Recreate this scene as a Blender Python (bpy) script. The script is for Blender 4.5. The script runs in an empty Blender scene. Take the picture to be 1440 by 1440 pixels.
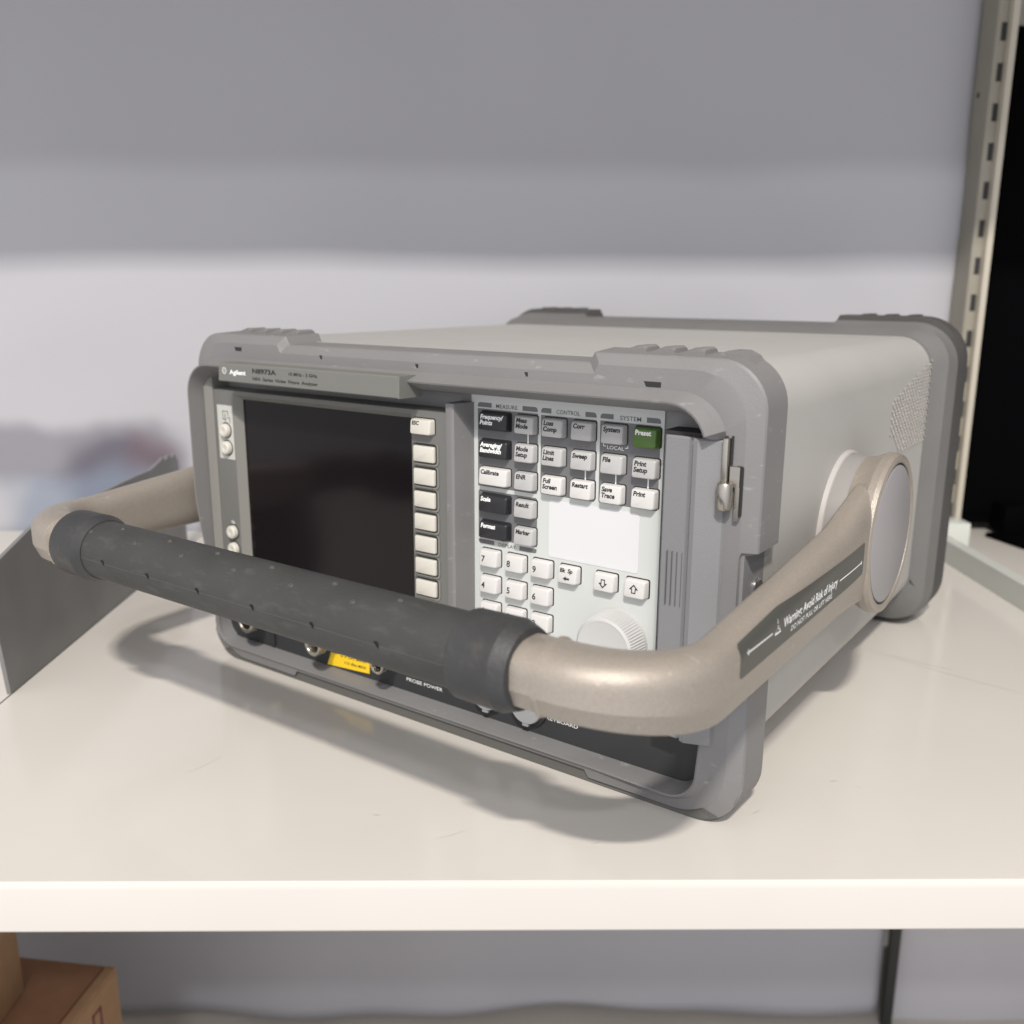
import bpy, bmesh, math, random
from mathutils import Vector, Matrix, noise
random.seed(7)
MM = 0.001
scene = bpy.context.scene
COL = scene.collection
PI = math.pi

# ------------------------------------------------------------------ materials
def mat(name, col, rough=0.5, metal=0.0, spec=0.5, bump=0.0, bscale=400.0, var=0.0, vscale=30.0, dirt=None,
        coat=0.0, rvar=0.0, wear=None, aniso=None):
    m = bpy.data.materials.new(name); m.use_nodes = True
    nt = m.node_tree; N = nt.nodes; L = nt.links
    b = N['Principled BSDF']
    b.inputs['Roughness'].default_value = rough
    b.inputs['Metallic'].default_value = metal
    b.inputs['Specular IOR Level'].default_value = spec
    b.inputs['Coat Weight'].default_value = coat
    tc = N.new('ShaderNodeTexCoord')
    base = N.new('ShaderNodeRGB'); base.outputs[0].default_value = (*col, 1)
    out = base.outputs[0]
    if var > 0:
        n = N.new('ShaderNodeTexNoise'); n.inputs['Scale'].default_value = vscale; n.inputs['Detail'].default_value = 6
        L.new(tc.outputs['Object'], n.inputs['Vector'])
        r = N.new('ShaderNodeMapRange'); r.inputs[1].default_value = .3; r.inputs[2].default_value = .7
        r.inputs[3].default_value = 1 - var; r.inputs[4].default_value = 1 + var
        L.new(n.outputs['Fac'], r.inputs[0])
        x = N.new('ShaderNodeVectorMath'); x.operation = 'SCALE'
        L.new(out, x.inputs[0]); L.new(r.outputs[0], x.inputs['Scale']); out = x.outputs[0]
    for w in (wear or []):
        # w = (colour, noise scale xyz, threshold lo, hi, strength)
        wc, sc, lo, hi, st = w
        mp = N.new('ShaderNodeMapping'); mp.inputs['Scale'].default_value = sc
        L.new(tc.outputs['Object'], mp.inputs['Vector'])
        n = N.new('ShaderNodeTexNoise'); n.inputs['Scale'].default_value = 1.0; n.inputs['Detail'].default_value = 8
        n.inputs['Roughness'].default_value = .65
        L.new(mp.outputs[0], n.inputs['Vector'])
        r = N.new('ShaderNodeMapRange'); r.inputs[1].default_value = lo; r.inputs[2].default_value = hi
        r.inputs[3].default_value = 0; r.inputs[4].default_value = st
        L.new(n.outputs['Fac'], r.inputs[0])
        mx = N.new('ShaderNodeMix'); mx.data_type = 'RGBA'
        L.new(r.outputs[0], mx.inputs['Factor']); L.new(out, mx.inputs['A']); mx.inputs['B'].default_value = (*wc, 1)
        out = mx.outputs['Result']
    L.new(out, b.inputs['Base Color'])
    if rvar > 0:
        n = N.new('ShaderNodeTexNoise'); n.inputs['Scale'].default_value = 25; n.inputs['Detail'].default_value = 8
        L.new(tc.outputs['Object'], n.inputs['Vector'])
        r = N.new('ShaderNodeMapRange'); r.inputs[1].default_value = .3; r.inputs[2].default_value = .7
        r.inputs[3].default_value = rough - rvar; r.inputs[4].default_value = rough + rvar
        L.new(n.outputs['Fac'], r.inputs[0]); L.new(r.outputs[0], b.inputs['Roughness'])
    if bump > 0:
        n = N.new('ShaderNodeTexNoise'); n.inputs['Scale'].default_value = bscale; n.inputs['Detail'].default_value = 3
        L.new(tc.outputs['Object'], n.inputs['Vector'])
        bp = N.new('ShaderNodeBump'); bp.inputs['Strength'].default_value = bump; bp.inputs['Distance'].default_value = .0004
        L.new(n.outputs['Fac'], bp.inputs['Height']); L.new(bp.outputs[0], b.inputs['Normal'])
    return m

M = {}
M['bumper'] = mat('bumper_grey_plastic', (.182, .178, .178), .52, bump=.25, bscale=900, var=.05, vscale=18,
                  wear=[((.42, .41, .40), (90, 90, 260), .62, .74, .45), ((.12, .12, .12), (45, 160, 45), .64, .8, .35)])
M['foot'] = mat('bumper_foot_rubber', (.10, .097, .09), .6)
M['rearf'] = mat('rear_bumper_flange', (.15, .148, .145), .5, bump=.2, var=.05)
M['rear'] = mat('rear_bumper_shaded', (.062, .060, .058), .6, bump=.2, var=.06)  # same grey as the front bumper, darkened to imitate shade and dark reflection
M['cab'] = mat('cabinet_paint', (.40, .392, .372), .5, bump=.45, bscale=1500, var=.03, vscale=9, rvar=.05)
M['panel'] = mat('light_panel_plastic', (.555, .575, .558), .45, bump=.1, bscale=900)
M['module'] = mat('display_surround_plastic', (.145, .145, .137), .5, bump=.15, bscale=900)
M['module2'] = mat('display_surround_light', (.20, .195, .178), .5, bump=.15, bscale=900)
M['plate'] = mat('name_plate_plastic', (.16, .16, .145), .45)
M['screen'] = mat('screen_glass', (.008, .006, .007), .16, spec=.22, rvar=.02)
M['patch'] = mat('key_field_grey', (.145, .145, .15), .5)
M['keyw'] = mat('key_white', (.60, .585, .57), .4, var=.02, vscale=60)
M['keys'] = mat('key_pale_grey', (.43, .425, .42), .4, var=.02, vscale=60)
M['keyb'] = mat('key_black', (.018, .018, .021), .42, bump=.1)
M['keyg'] = mat('key_green', (.075, .155, .025), .35)
M['softk'] = mat('softkey_cream', (.56, .54, .48), .45)
M['well'] = mat('key_gap_dark', (.02, .02, .02), .7)
M['ink'] = mat('black_ink', (.02, .02, .02), .6)
M['greyink'] = mat('grey_ink', (.10, .10, .105), .6)
M['wink'] = mat('white_ink', (.85, .85, .84), .6)
M['blank'] = mat('blank_white_label', (.655, .655, .67), .45)
M['knob'] = mat('knob_grey_plastic', (.50, .50, .49), .42)
M['door'] = mat('door_grey_plastic', (.205, .205, .210), .5, bump=.3, bscale=1100)
M['doorl'] = mat('door_edge_plastic', (.25, .25, .255), .5, bump=.3, bscale=1100)
M['dark'] = mat('connector_panel_dark', (.030, .031, .033), .5, bump=.1)
M['nickel'] = mat('nickel_metal', (.46, .43, .385), .28, metal=1, rvar=.06)
M['chrome'] = mat('chrome_metal', (.75, .75, .76), .18, metal=1)
M['capgrey'] = mat('socket_cap_grey', (.30, .30, .31), .5)
M['yellow'] = mat('yellow_label', (.90, .60, .02), .45)
M['handle'] = mat('handle_metallic_paint', (.335, .296, .255), .38, metal=.3, bump=.5, bscale=1900, var=.07, vscale=900,
                  wear=[((.58, .54, .49), (140, 140, 140), .64, .72, .55), ((.20, .165, .13), (60, 60, 60), .60, .74, .45)])
M['hubcap'] = mat('hub_cap_grey', (.285, .275, .28), .45)
M['grip'] = mat('grip_rubber_black', (.040, .041, .039), .62, bump=.5, bscale=700, var=.14, vscale=40,
                wear=[((.15, .145, .135), (60, 200, 200), .55, .75, .25), ((.30, .29, .27), (500, 500, 500), .70, .76, .4)])
M['collar'] = mat('collar_rubber_black', (.036, .037, .038), .55, bump=.5, bscale=500, var=.15, vscale=60,
                  wear=[((.085, .075, .065), (90, 90, 90), .54, .72, .45), ((.30, .28, .26), (500, 500, 500), .70, .76, .4)])
M['warn'] = mat('warning_label_dark', (.068, .068, .060), .4)
M['boss'] = mat('hub_boss_plastic', (.27, .26, .25), .4)
M['wring'] = mat('hub_ring_white', (.43, .41, .395), .4)
M['shelf'] = mat('cream_shelf_paint', (.59, .56, .518), .14, var=.03, vscale=6, rvar=.05, bump=.05, bscale=200,
                 wear=[((.35, .31, .27), (260, 700, 260), .76, .82, .45)])
M['seam'] = mat('shelf_lip_seam', (.60, .56, .50), .4, wear=[((.10, .07, .04), (45, 1, 1), .50, .60, .75)])
M['rail'] = mat('rail_paint', (.56, .58, .54), .35, var=.02)
M['post'] = mat('upright_paint', (.27, .25, .205), .4, var=.06, vscale=20)
M['postl'] = mat('upright_edge_paint', (.46, .42, .35), .4)
M['divider'] = mat('grey_divider_plastic', (.19, .19, .19), .4, var=.05, rvar=.08)
M['monitor'] = mat('monitor_black', (.0012, .0012, .0016), .8, spec=.03)
M['card'] = mat('brown_cardboard', (.25, .125, .065), .8, var=.08, vscale=60, bump=.3, bscale=120)
M['cardl'] = mat('brown_cardboard_face', (.37, .22, .115), .8, var=.08, vscale=60, bump=.3, bscale=120)
M['print'] = mat('box_print_red', (.16, .05, .04), .8)
M['darkstrip'] = mat('gap_shadow_black', (.02, .022, .02), .5)  # near black colour standing for the shadow gap beside the upright
M['drape2'] = mat('side_drape', (.50, .49, .52), .85, var=.03, vscale=4)
M['lower'] = mat('lower_shelf_paint', (.55, .51, .46), .5, var=.05, vscale=8)
M['wall'] = mat('wall_paint', (.45, .42, .37), .7, var=.04, vscale=5)

def drape_material():
    m = bpy.data.materials.new('printed_backdrop_cloth'); m.use_nodes = True
    N = m.node_tree.nodes; L = m.node_tree.links; b = N['Principled BSDF']
    b.inputs['Roughness'].default_value = .8; b.inputs['Specular IOR Level'].default_value = .2
    tc = N.new('ShaderNodeTexCoord'); sep = N.new('ShaderNodeSeparateXYZ'); L.new(tc.outputs['Object'], sep.inputs[0])
    def rng(src, a, b_, c=0., d=1., smooth=True):
        r = N.new('ShaderNodeMapRange'); r.interpolation_type = 'SMOOTHSTEP' if smooth else 'LINEAR'
        r.inputs[1].default_value = a; r.inputs[2].default_value = b_; r.inputs[3].default_value = c; r.inputs[4].default_value = d
        L.new(src, r.inputs[0]); return r.outputs[0]
    def mul(a, c):
        x = N.new('ShaderNodeMath'); x.operation = 'MULTIPLY'; L.new(a, x.inputs[0])
        if isinstance(c, float): x.inputs[1].default_value = c
        else: L.new(c, x.inputs[1])
        return x.outputs[0]
    def mix(f, a, c):
        mx = N.new('ShaderNodeMix'); mx.data_type = 'RGBA'; L.new(f, mx.inputs['Factor'])
        if isinstance(a, tuple): mx.inputs['A'].default_value = (*a, 1)
        else: L.new(a, mx.inputs['A'])
        mx.inputs['B'].default_value = (*c, 1); return mx.outputs['Result']
    n = N.new('ShaderNodeTexNoise'); n.inputs['Scale'].default_value = 9; n.inputs['Detail'].default_value = 2
    L.new(tc.outputs['Object'], n.inputs['Vector'])
    # x position warped by noise
    ad = N.new('ShaderNodeMath'); ad.operation = 'MULTIPLY_ADD'; L.new(n.outputs['Fac'], ad.inputs[0]); ad.inputs[1].default_value = .07
    L.new(sep.outputs['Z'], ad.inputs[2]); z = ad.outputs[0]
    ax = N.new('ShaderNodeMath'); ax.operation = 'MULTIPLY_ADD'; L.new(n.outputs['Fac'], ax.inputs[0]); ax.inputs[1].default_value = .12
    L.new(sep.outputs['X'], ax.inputs[2]); x = ax.outputs[0]
    left = rng(sep.outputs['X'], -.34, -.30, 1., 0.)
    # printed patches: all only at the low left of the cloth
    band = mul(mul(rng(z, .078, .104), rng(z, .128, .150, 1., 0.)), left)
    col = mix(band, (.42, .42, .45), (.25, .245, .275))
    pur = mul(mul(mul(rng(z, .055, .08), rng(z, .112, .135, 1., 0.)), rng(x, -.38, -.34)), left)
    col = mix(pur, col, (.13, .125, .155))
    red = mul(mul(mul(rng(z, .085, .10), rng(z, .122, .135, 1., 0.)), rng(x, -.335, -.31)), left)
    col = mix(mul(red, .35), col, (.17, .10, .11))
    blu = mul(mul(mul(rng(z, -.02, .03), rng(z, .085, .11, 1., 0.)), rng(x, -.44, -.38)), left)
    col = mix(mul(blu, .7), col, (.20, .24, .31))
    L.new(col, b.inputs['Base Color'])
    return m
M['drape'] = drape_material()

# ------------------------------------------------------------------ mesh helpers (millimetres in, metres out)
class MB:
    def __init__(s): s.v = []; s.f = []; s.mi = []
    def add(s, verts, faces, mi=0):
        o = len(s.v); s.v += [tuple(p) for p in verts]; s.f += [tuple(i + o for i in f) for f in faces]; s.mi += [mi] * len(faces)
        return s
    def box(s, x0, x1, y0, y1, z0, z1, mi=0):
        return s.add([(x0, y0, z0), (x1, y0, z0), (x1, y1, z0), (x0, y1, z0), (x0, y0, z1), (x1, y0, z1), (x1, y1, z1), (x0, y1, z1)],
              [(0, 3, 2, 1), (4, 5, 6, 7), (0, 1, 5, 4), (1, 2, 6, 5), (2, 3, 7, 6), (3, 0, 4, 7)], mi)
    def prism(s, pts, f0, f1, mi=0):
        # pts: 2D outline; f0 / f1 map (a, b) to a 3D point
        n = len(pts)
        return s.add([f0(*p) for p in pts] + [f1(*p) for p in pts],
              [tuple(range(n)), tuple(range(2 * n - 1, n - 1, -1))] + [(i, (i + 1) % n, n + (i + 1) % n, n + i) for i in range(n)], mi)
    def loft(s, loops, cap0=True, cap1=True, mi=0, mis=None):
        n = len(loops[0]); V = [p for l in loops for p in l]; F = []
        o = len(s.v); s.v += [tuple(p) for p in V]
        for k in range(len(loops) - 1):
            for i in range(n):
                j = (i + 1) % n
                s.f.append((o + k * n + i, o + k * n + j, o + (k + 1) * n + j, o + (k + 1) * n + i)); s.mi.append(mis[k] if mis else mi)
        if cap0: s.f.append(tuple(o + i for i in range(n))); s.mi.append(mis[0] if mis else mi)
        if cap1: s.f.append(tuple(o + (len(loops) - 1) * n + i for i in range(n))); s.mi.append(mis[-1] if mis else mi)
        return s
    def lathe_y(s, cx, cz, prof, n=48, mi=0, cap0=False, cap1=False):   # prof: (y, r)
        return s.loft([[(cx + r * math.cos(2 * PI * i / n), y, cz + r * math.sin(2 * PI * i / n)) for i in range(n)] for y, r in prof], cap0, cap1, mi)
    def lathe_x(s, cy, cz, prof, n=72, mi=0, cap0=False, cap1=False):
        return s.loft([[(x, cy + r * math.cos(2 * PI * i / n), cz + r * math.sin(2 * PI * i / n)) for i in range(n)] for x, r in prof], cap0, cap1, mi)
    def mesh(s, name, mats, smooth=35, bevel=0, bseg=2, scale=MM, recalc=True):
        me = bpy.data.meshes.new(name)
        me.from_pydata([(x * scale, y * scale, z * scale) for x, y, z in s.v], [], s.f)
        for m in (mats if isinstance(mats, (list, tuple)) else [mats]): me.materials.append(m)
        for p, i in zip(me.polygons, s.mi): p.material_index = i
        bm = bmesh.new(); bm.from_mesh(me)
        if recalc: bmesh.ops.recalc_face_normals(bm, faces=bm.faces)
        if bevel:
            es = [e for e in bm.edges if len(e.link_faces) == 2 and e.calc_face_angle(0) > .5]
            bmesh.ops.bevel(bm, geom=es, offset=bevel * scale, segments=bseg, affect='EDGES', profile=.5, clamp_overlap=True)
        bm.to_mesh(me); bm.free()
        if smooth:
            me.shade_smooth(); me.set_sharp_from_angle(angle=math.radians(smooth))
        return me
    def obj(s, name, mats, parent=None, **k):
        return link(name, s.mesh(name, mats, **k), parent)

def link(name, data, parent=None):
    o = bpy.data.objects.new(name, data); COL.objects.link(o)
    if parent: o.parent = parent
    return o
def tag(o, label=None, cat=None, group=None, kind=None):
    if label: o['label'] = label
    if cat: o['category'] = cat
    if group: o['group'] = group
    if kind: o['kind'] = kind
    return o

def arc(cx, cz, r, a0, a1, n):
    return [(cx + r * math.cos(a0 + (a1 - a0) * i / n), cz + r * math.sin(a0 + (a1 - a0) * i / n)) for i in range(n + 1)]
def rrect(x0, x1, z0, z1, r, n=6):
    r = min(r, (x1 - x0) / 2 - .01, (z1 - z0) / 2 - .01)
    return (arc(x1 - r, z0 + r, r, -PI / 2, 0, n) + arc(x1 - r, z1 - r, r, 0, PI / 2, n) +
            arc(x0 + r, z1 - r, r, PI / 2, PI, n) + arc(x0 + r, z0 + r, r, PI, 1.5 * PI, n))
def XZ(pts, y): return [(a, y(a, b) if callable(y) else y, b) for a, b in pts]

# text -> list of (u, v) outlines as a flat mesh, height in mm; returned verts are 2D
def text2d(body, size, bold=0.0, shear=0.0, width=None, align='LEFT', lines=1.0):
    cu = bpy.data.curves.new('lettering', 'FONT'); cu.body = body; cu.size = size; cu.offset = bold * size * .02; cu.shear = shear
    cu.resolution_u = 3; cu.align_x = align; cu.space_line = lines
    o = bpy.data.objects.new('tmp', cu); COL.objects.link(o)
    dg = bpy.context.evaluated_depsgraph_get(); me = bpy.data.meshes.new_from_object(o.evaluated_get(dg))
    V = [(v.co.x, v.co.y) for v in me.vertices]; F = [tuple(p.vertices) for p in me.polygons]
    bpy.data.objects.remove(o); bpy.data.curves.remove(cu); bpy.data.meshes.remove(me)
    if width and V:
        a = min(v[0] for v in V); b = max(v[0] for v in V); k = width / max(b - a, 1e-6)
        V = [((x - a) * k, y) for x, y in V]
    return V, F
def put_text(mb, body, size, fn, mi=0, **k):
    V, F = text2d(body, size, **k); mb.add([fn(*v) for v in V], F, mi); return mb
def flip_front(me):      # make every face look towards -Y (flat front-panel lettering)
    bm = bmesh.new(); bm.from_mesh(me)
    for f in bm.faces:
        f.normal_update()
        if f.normal.y > 0: f.normal_flip()
    bm.to_mesh(me); bm.free()

# =================================================================== THE INSTRUMENT
TH = math.radians(-36.286)
inst = link('measuring_instrument', None)
inst.empty_display_size = .05
inst.location = (-.1854, .6148, 0); inst.rotation_euler = (0, 0, TH)
tag(inst, 'grey bench test instrument with dark screen and large carrying handle swung forward', 'test instrument')

# ---- cabinet
mb = MB()
ys = [8, 12, 60, 160, 240, 309]
mb.loft([XZ(rrect(6, 367, 22, 209, 22, 10), y) for y in ys])
cab = mb.obj('cabinet', M['cab'], inst, smooth=40)
# louvred vent on the right side
mb = MB()
for r in range(24):
    z = 194 - r * 2.3 ; y = 206 + (r % 2) * 3.3
    while y < 300:
        if z < 175.5 + (y - 208) * .215 and y > 206 + max(0, 156 - z) * 2.0:
            mb.add([(367.05, y, z), (367.05, y + 1.9, z + 1.1), (368.1, y + 2.3, z + .2), (368.1, y + .4, z - .9)], [(0, 1, 2, 3), (3, 2, 1, 0)])
        y += 6.6
M['vent'] = mat('vent_louvre_highlight', (.52, .50, .47), .45)  # cabinet paint made lighter, so the louvres seem to catch light
mb.obj('vent_louvres', M['vent'], inst, smooth=0, recalc=False)

# ---- front bumper frame (lofted loops, all with the same point layout)
TOPX = [297, 294, 291.5, 289, 240, 187, 130, 84, 81.5, 79, 76]
SIDEZ = [38, 40, 60, 84, 87, 110, 129, 131.5, 150, 166, 170.6]
def floop(x0, x1, z0, z1, r, y, midtop=0, midbot=0, notch=None, n=10, sl=0, rb=None):
    def Yv(x, z): return y(x, z) if callable(y) else y
    P = []
    def nx(z): return notch if (notch and 86 < z < 130) else None
    rb = rb or r
    P += arc(x1 - rb, z0 + rb, rb, -PI / 2, 0, n)
    for z in SIDEZ: P.append((nx(z) or x1, z))
    P += arc(x1 - r, z1 - r, r, 0, PI / 2, n)
    for x in TOPX:
        m = 1 if 80 < x < 292 else 0
        P.append((x - (sl if x > 280 else -sl if x < 90 else 0), z1 - midtop * m))
    P += arc(x0 + r, z1 - r, r, PI / 2, PI, n)
    for z in SIDEZ[::-1]: P.append((x0, z))
    P += arc(x0 + rb, z0 + rb, rb, PI, 1.5 * PI, n)
    for x in TOPX[::-1]:
        m = 1 if 80 < x < 292 else 0
        P.append((x, z0 + midbot * m))
    return [(x, Yv(x, z), z) for x, z in P]
def lipY(x, z):
    if x > 335 and 37 < z < 180: return -14.35
    if x > 335 and z <= 37: return -17
    t = min(1, max(0, (z - 40) / 75)); t = t * t * (3 - 2 * t)
    return -15.5 - 8.5 * t
def lipI(x, z): return lipY(x, z) + 6
loops = [
    floop(8, 365, 22, 207, 18, 12.5, midtop=0, sl=7),
    floop(0, 373, 0, 213.6, 22, 12, midtop=4.6, notch=366.2, sl=7),
    floop(0, 373, 0, 212.6, 22, lambda x, z: -13.0 if z < 20 else -10.4, midtop=4.6, notch=366.0, sl=4, rb=24),
    floop(.8, 372.4, .6, 211.9, 22.4, lambda x, z: -13.2 if z < 14 else -11.4, midtop=4.6, notch=365.8, sl=3, rb=24.4),
    floop(6.2, 366.4, 2.5, 208.2, 24, lambda x, z: -12.3 if z < 7 else -13.6, midtop=4.3, midbot=3.6, notch=365.5, rb=25),
    floop(7, 365.5, 2.8, 207.4, 24, -14, midtop=4.3, midbot=3.6, notch=365.4, rb=25),
    floop(3.5, 357.5, 7.4, 198.2, 22, -14.2, rb=19),
    floop(5, 352.6, 9.2, 194.4, 19, lipY, rb=15),
    floop(5.6, 351.8, 10.0, 193.6, 18.5, lambda x, z: lipY(x, z) + .3, rb=14.5),
    floop(6.8, 350.4, 11.8, 189.5, 17, lambda x, z: lipY(x, z) + (9 if z > 40 else 6), rb=12),
    floop(7.4, 350, 12.4, 187, 16, .6, rb=11),
]
mb = MB(); mb.loft(loops, False, False)
# ribs on the two top corner pads
def rib(x0, x1, zb):
    for k in range(1):
        pr = [(x0, zb - .6), (x0 + (x1 - x0) * .55, zb + 2.3), (x1 - 1.8, zb + 2.5), (x1 - .5, zb + 1.7), (x1, zb - .6)]
        yy = [(-1.5, -.9), (1, 0), (11, 0), (12.2, -.8)]
        mb.loft([[(a, y, b + (d if b > zb else 0)) for a, b in pr] for y, d in yy])
for x in (298, 312, 326.5): rib(x, x + 13.5, 213.4)
mb.loft([[(a, y, b) for a, b in ((343.5, 213), (350, 215.2), (355, 215.2), (359.5, 213.2), (362, 210))] for y in (-1, 12.2)])
for x in (28, 42, 56, 70): rib(x, x + 13, 213.4)
fb = mb.obj('front_bumper', [M['bumper'], M['foot']], inst, smooth=19)
for p in fb.data.polygons:
    c = p.center / MM
    if c.z < 5.6 and c.y < -11.5 and (c.y > -13.3 or c.z < 2.0): p.material_index = 1
# the small moulded slots and holes in the bumper
for x, z, w, h in ((44, 204, 3.2, 1.1), (114.9, 202.4, 1.0, 1.0), (185.8, 201.2, 1.0, 1.0), (254.6, 200.8, 1.0, 1.0), (321.5, 200.2, 4.2, 1.2)):
    mb = MB(); mb.prism([(x - w, z + h), (x + w, z + h), (x + w, z - h), (x - w + h, z - h)], lambda a, b: (a, -14.25, b), lambda a, b: (a, -13.8, b))
    mb.obj('moulded_slot', M['well'], inst, smooth=0)
# seam lines on the bumper's right side
# ---- rear bumper
def rloop(x0, x1, z0, z1, r, y, mid=0):
    return floop(x0, x1, z0, z1, r, y, midtop=mid)
mb = MB()
mb.loft([rloop(5, 368, 20, 210, 21, 300), rloop(2, 371, 12, 212.5, 22, 305, 0), rloop(-2, 376, 5, 214.5, 24, 311, 0), rloop(-5.5, 379, 0, 218, 30, 326, 2),
         rloop(-6, 380, 0, 221.5, 31, 332, 6), rloop(-6, 380, 0, 221.5, 31, 352, 6), rloop(0, 375, 5, 215, 24, 358, 3)], mis=[1, 1, 1, 0, 0, 0, 0])
def ribr(x0, x1, zb):
    mb.loft([[(a, y, b) for a, b in ((x0, zb - .5), (x0 + (x1 - x0) * .4, zb + 1.4), (x1 - 2, zb + 1.4), (x1, zb - .5))] for y in (334, 350)])
for x in (306, 322, 338): ribr(x, x + 11, 221.3)
for x in (26, 42, 58): ribr(x, x + 11, 221.3)
mb.obj('rear_bumper', [M['rear'], M['rearf']], inst, smooth=22)

# ---- front plate behind everything
mb = MB(); mb.box(9, 352, .7, 6, 11, 188.5); mb.obj('front_plate', M['door'], inst, smooth=0)

# ---- name plate
plate_pts = [(44, 186.2), (187, 185.6), (187.4, 197), (45, 197)]
mb = MB()
mb.loft([[(x + (1.2 if x > 100 else 0), -13, z) for x, z in plate_pts], [(x, -29.2, z) for x, z in plate_pts],
         [(x + (.6 if x < 100 else -.6), -29.9, z + (.6 if z < 190 else -.6)) for x, z in plate_pts]])
npl = mb.obj('name_plate', M['plate'], inst, smooth=0)
mb = MB()
P0 = lambda ox, oz: (lambda u, v: (ox + u, -30.02, oz + v))
put_text(mb, 'Agilent', 3.6, P0(55, 190.9), 0, bold=1.6, width=14.4)
for k in range(8):      # the small spark emblem of dots
    a = k * PI / 4
    for rr, s in ((1.0, .22), (1.75, .33)):
        cx, cz = 50.3 + rr * math.cos(a), 192.6 + rr * math.sin(a)
        mb.add([(cx - s, -30.02, cz - s), (cx + s, -30.02, cz - s), (cx + s, -30.02, cz + s), (cx - s, -30.02, cz + s)], [(0, 1, 2, 3)], 0)
put_text(mb, 'N8973A', 3.7, P0(75.4, 192.5), 1, bold=1.6, width=20)
put_text(mb, '10 MHz - 3 GHz', 2.5, P0(106, 192.9), 1, bold=.9, width=22.5)
put_text(mb, 'NFA  Series  Noise  Figure  Analyzer', 2.5, P0(75.4, 188.5), 1, bold=.9, width=53.4)
o = mb.obj('lettering', [M['wink'], M['ink']], npl, smooth=0, recalc=False); flip_front(o.data)

# ---- display module
mb = MB()
def ring(x0, x1, z0, z1, r, y, n=3): return XZ(rrect(x0, x1, z0, z1, r, n), y)
mb.loft([ring(12.5, 204, 60, 178.8, .5, .6), ring(13.2, 203.4, 60, 178.4, 1.0, -10.2), ring(13.8, 202.8, 60.6, 177.9, 1.0, -11),
         ring(31.6, 178.6, 66, 175.4, .8, -11)], False, False)
dm = mb.obj('display_surround', M['module'], inst, smooth=30)
mb = MB(); mb.loft([ring(31.6, 178.6, 66, 175.4, .8, -11.02), ring(36, 175, 70, 172.4, .8, -6)], False, False)
mb.obj('bezel', M['module2'], dm, smooth=0)
mb = MB(); mb.add([(x, -6.3, z) for x, z in ((35, 69), (176, 69), (176, 173), (35, 173))], [(0, 1, 2, 3)])
mb.add([(x, -5.0, z) for x, z in ((35, 69), (176, 69), (176, 173), (35, 173))], [(3, 2, 1, 0)])
sc = MB().box(34.5, 176.5, -6.25, -4.5, 68.5, 173.2).obj('display_screen', M['screen'], inst, smooth=0)
# upper soffit above the module and outer left trim
mb = MB()
mb.loft([[(a, b, z) for a, b in ((7.2, .5), (7.2, -13.2), (8.2, -14.2), (12.4, -12.6), (13.4, -11.4), (13.4, .5))] for z in (52, 186)])
mb.obj('left_trim', M['module2'], inst, smooth=0)
# pillar between screen and key panel
mb = MB()
mb.loft([[(a, b, z) for a, b in ((203, .5), (203, -11.4), (203.8, -13), (205, -13.4), (207.8, -13.4), (209, -12.6), (211.4, -3.5), (212.3, .5))] for z in (58, 183.2)])
mb.obj('centre_pillar', M['bumper'], inst, smooth=25)
# left column: pale patch, four round buttons
mb = MB(); mb.prism(rrect(16.4, 31.0, 134.5, 168.5, .3, 1), lambda a, b: (a, -11.3, b), lambda a, b: (a, -10.9, b))
pp = mb.obj('power_button_patch', mat('pale_patch', (.50, .50, .47), .5), inst, smooth=0)
mb = MB()
for a, b, c, d in ((21.5, 27, 164.5, 165), (21.5, 22, 159.5, 165), (26.5, 27, 162, 165), (23.6, 24.2, 158.5, 163.4), (21.5, 25, 159.5, 160), (25.6, 28.5, 160.6, 161.1), (28, 28.5, 157.8, 161.1)):
    mb.box(a, b, -11.36, -11.3, c, d)
mb.obj('icon', M['greyink'], pp, smooth=0)
btn = None
for i, (x, z) in enumerate(((24.2, 152.8), (24.6, 141.8), (24.8, 87.2), (25.0, 76.0))):
    if btn is None:
        mb = MB(); mb.lathe_y(0, 0, [(0, 4.3), (-2.2, 4.2), (-3.0, 3.7), (-3.3, 2.8), (-2.9, 1.6), (-2.6, 0.01)], 32)
        btn = mb.mesh('round_button', M['softk'], smooth=50)
        mb = MB(); mb.lathe_y(0, 0, [(0, 5.1), (-.12, 5.1), (-.12, 4.2)], 32); bh = mb.mesh('button_gap', M['well'], smooth=0)
    b = link('round_button', btn, inst); b.location = (x * MM, -11.2 * MM if i > 1 else -11.3 * MM, z * MM)
    link('button_gap', bh, b)
mb = MB(); put_text(mb, 'On', 2.6, lambda u, v: (23.0 + u, -11.06, 92.6 + v), bold=1)
o = mb.obj('power_marking', M['wink'], inst, smooth=0, recalc=False); flip_front(o.data)

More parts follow.
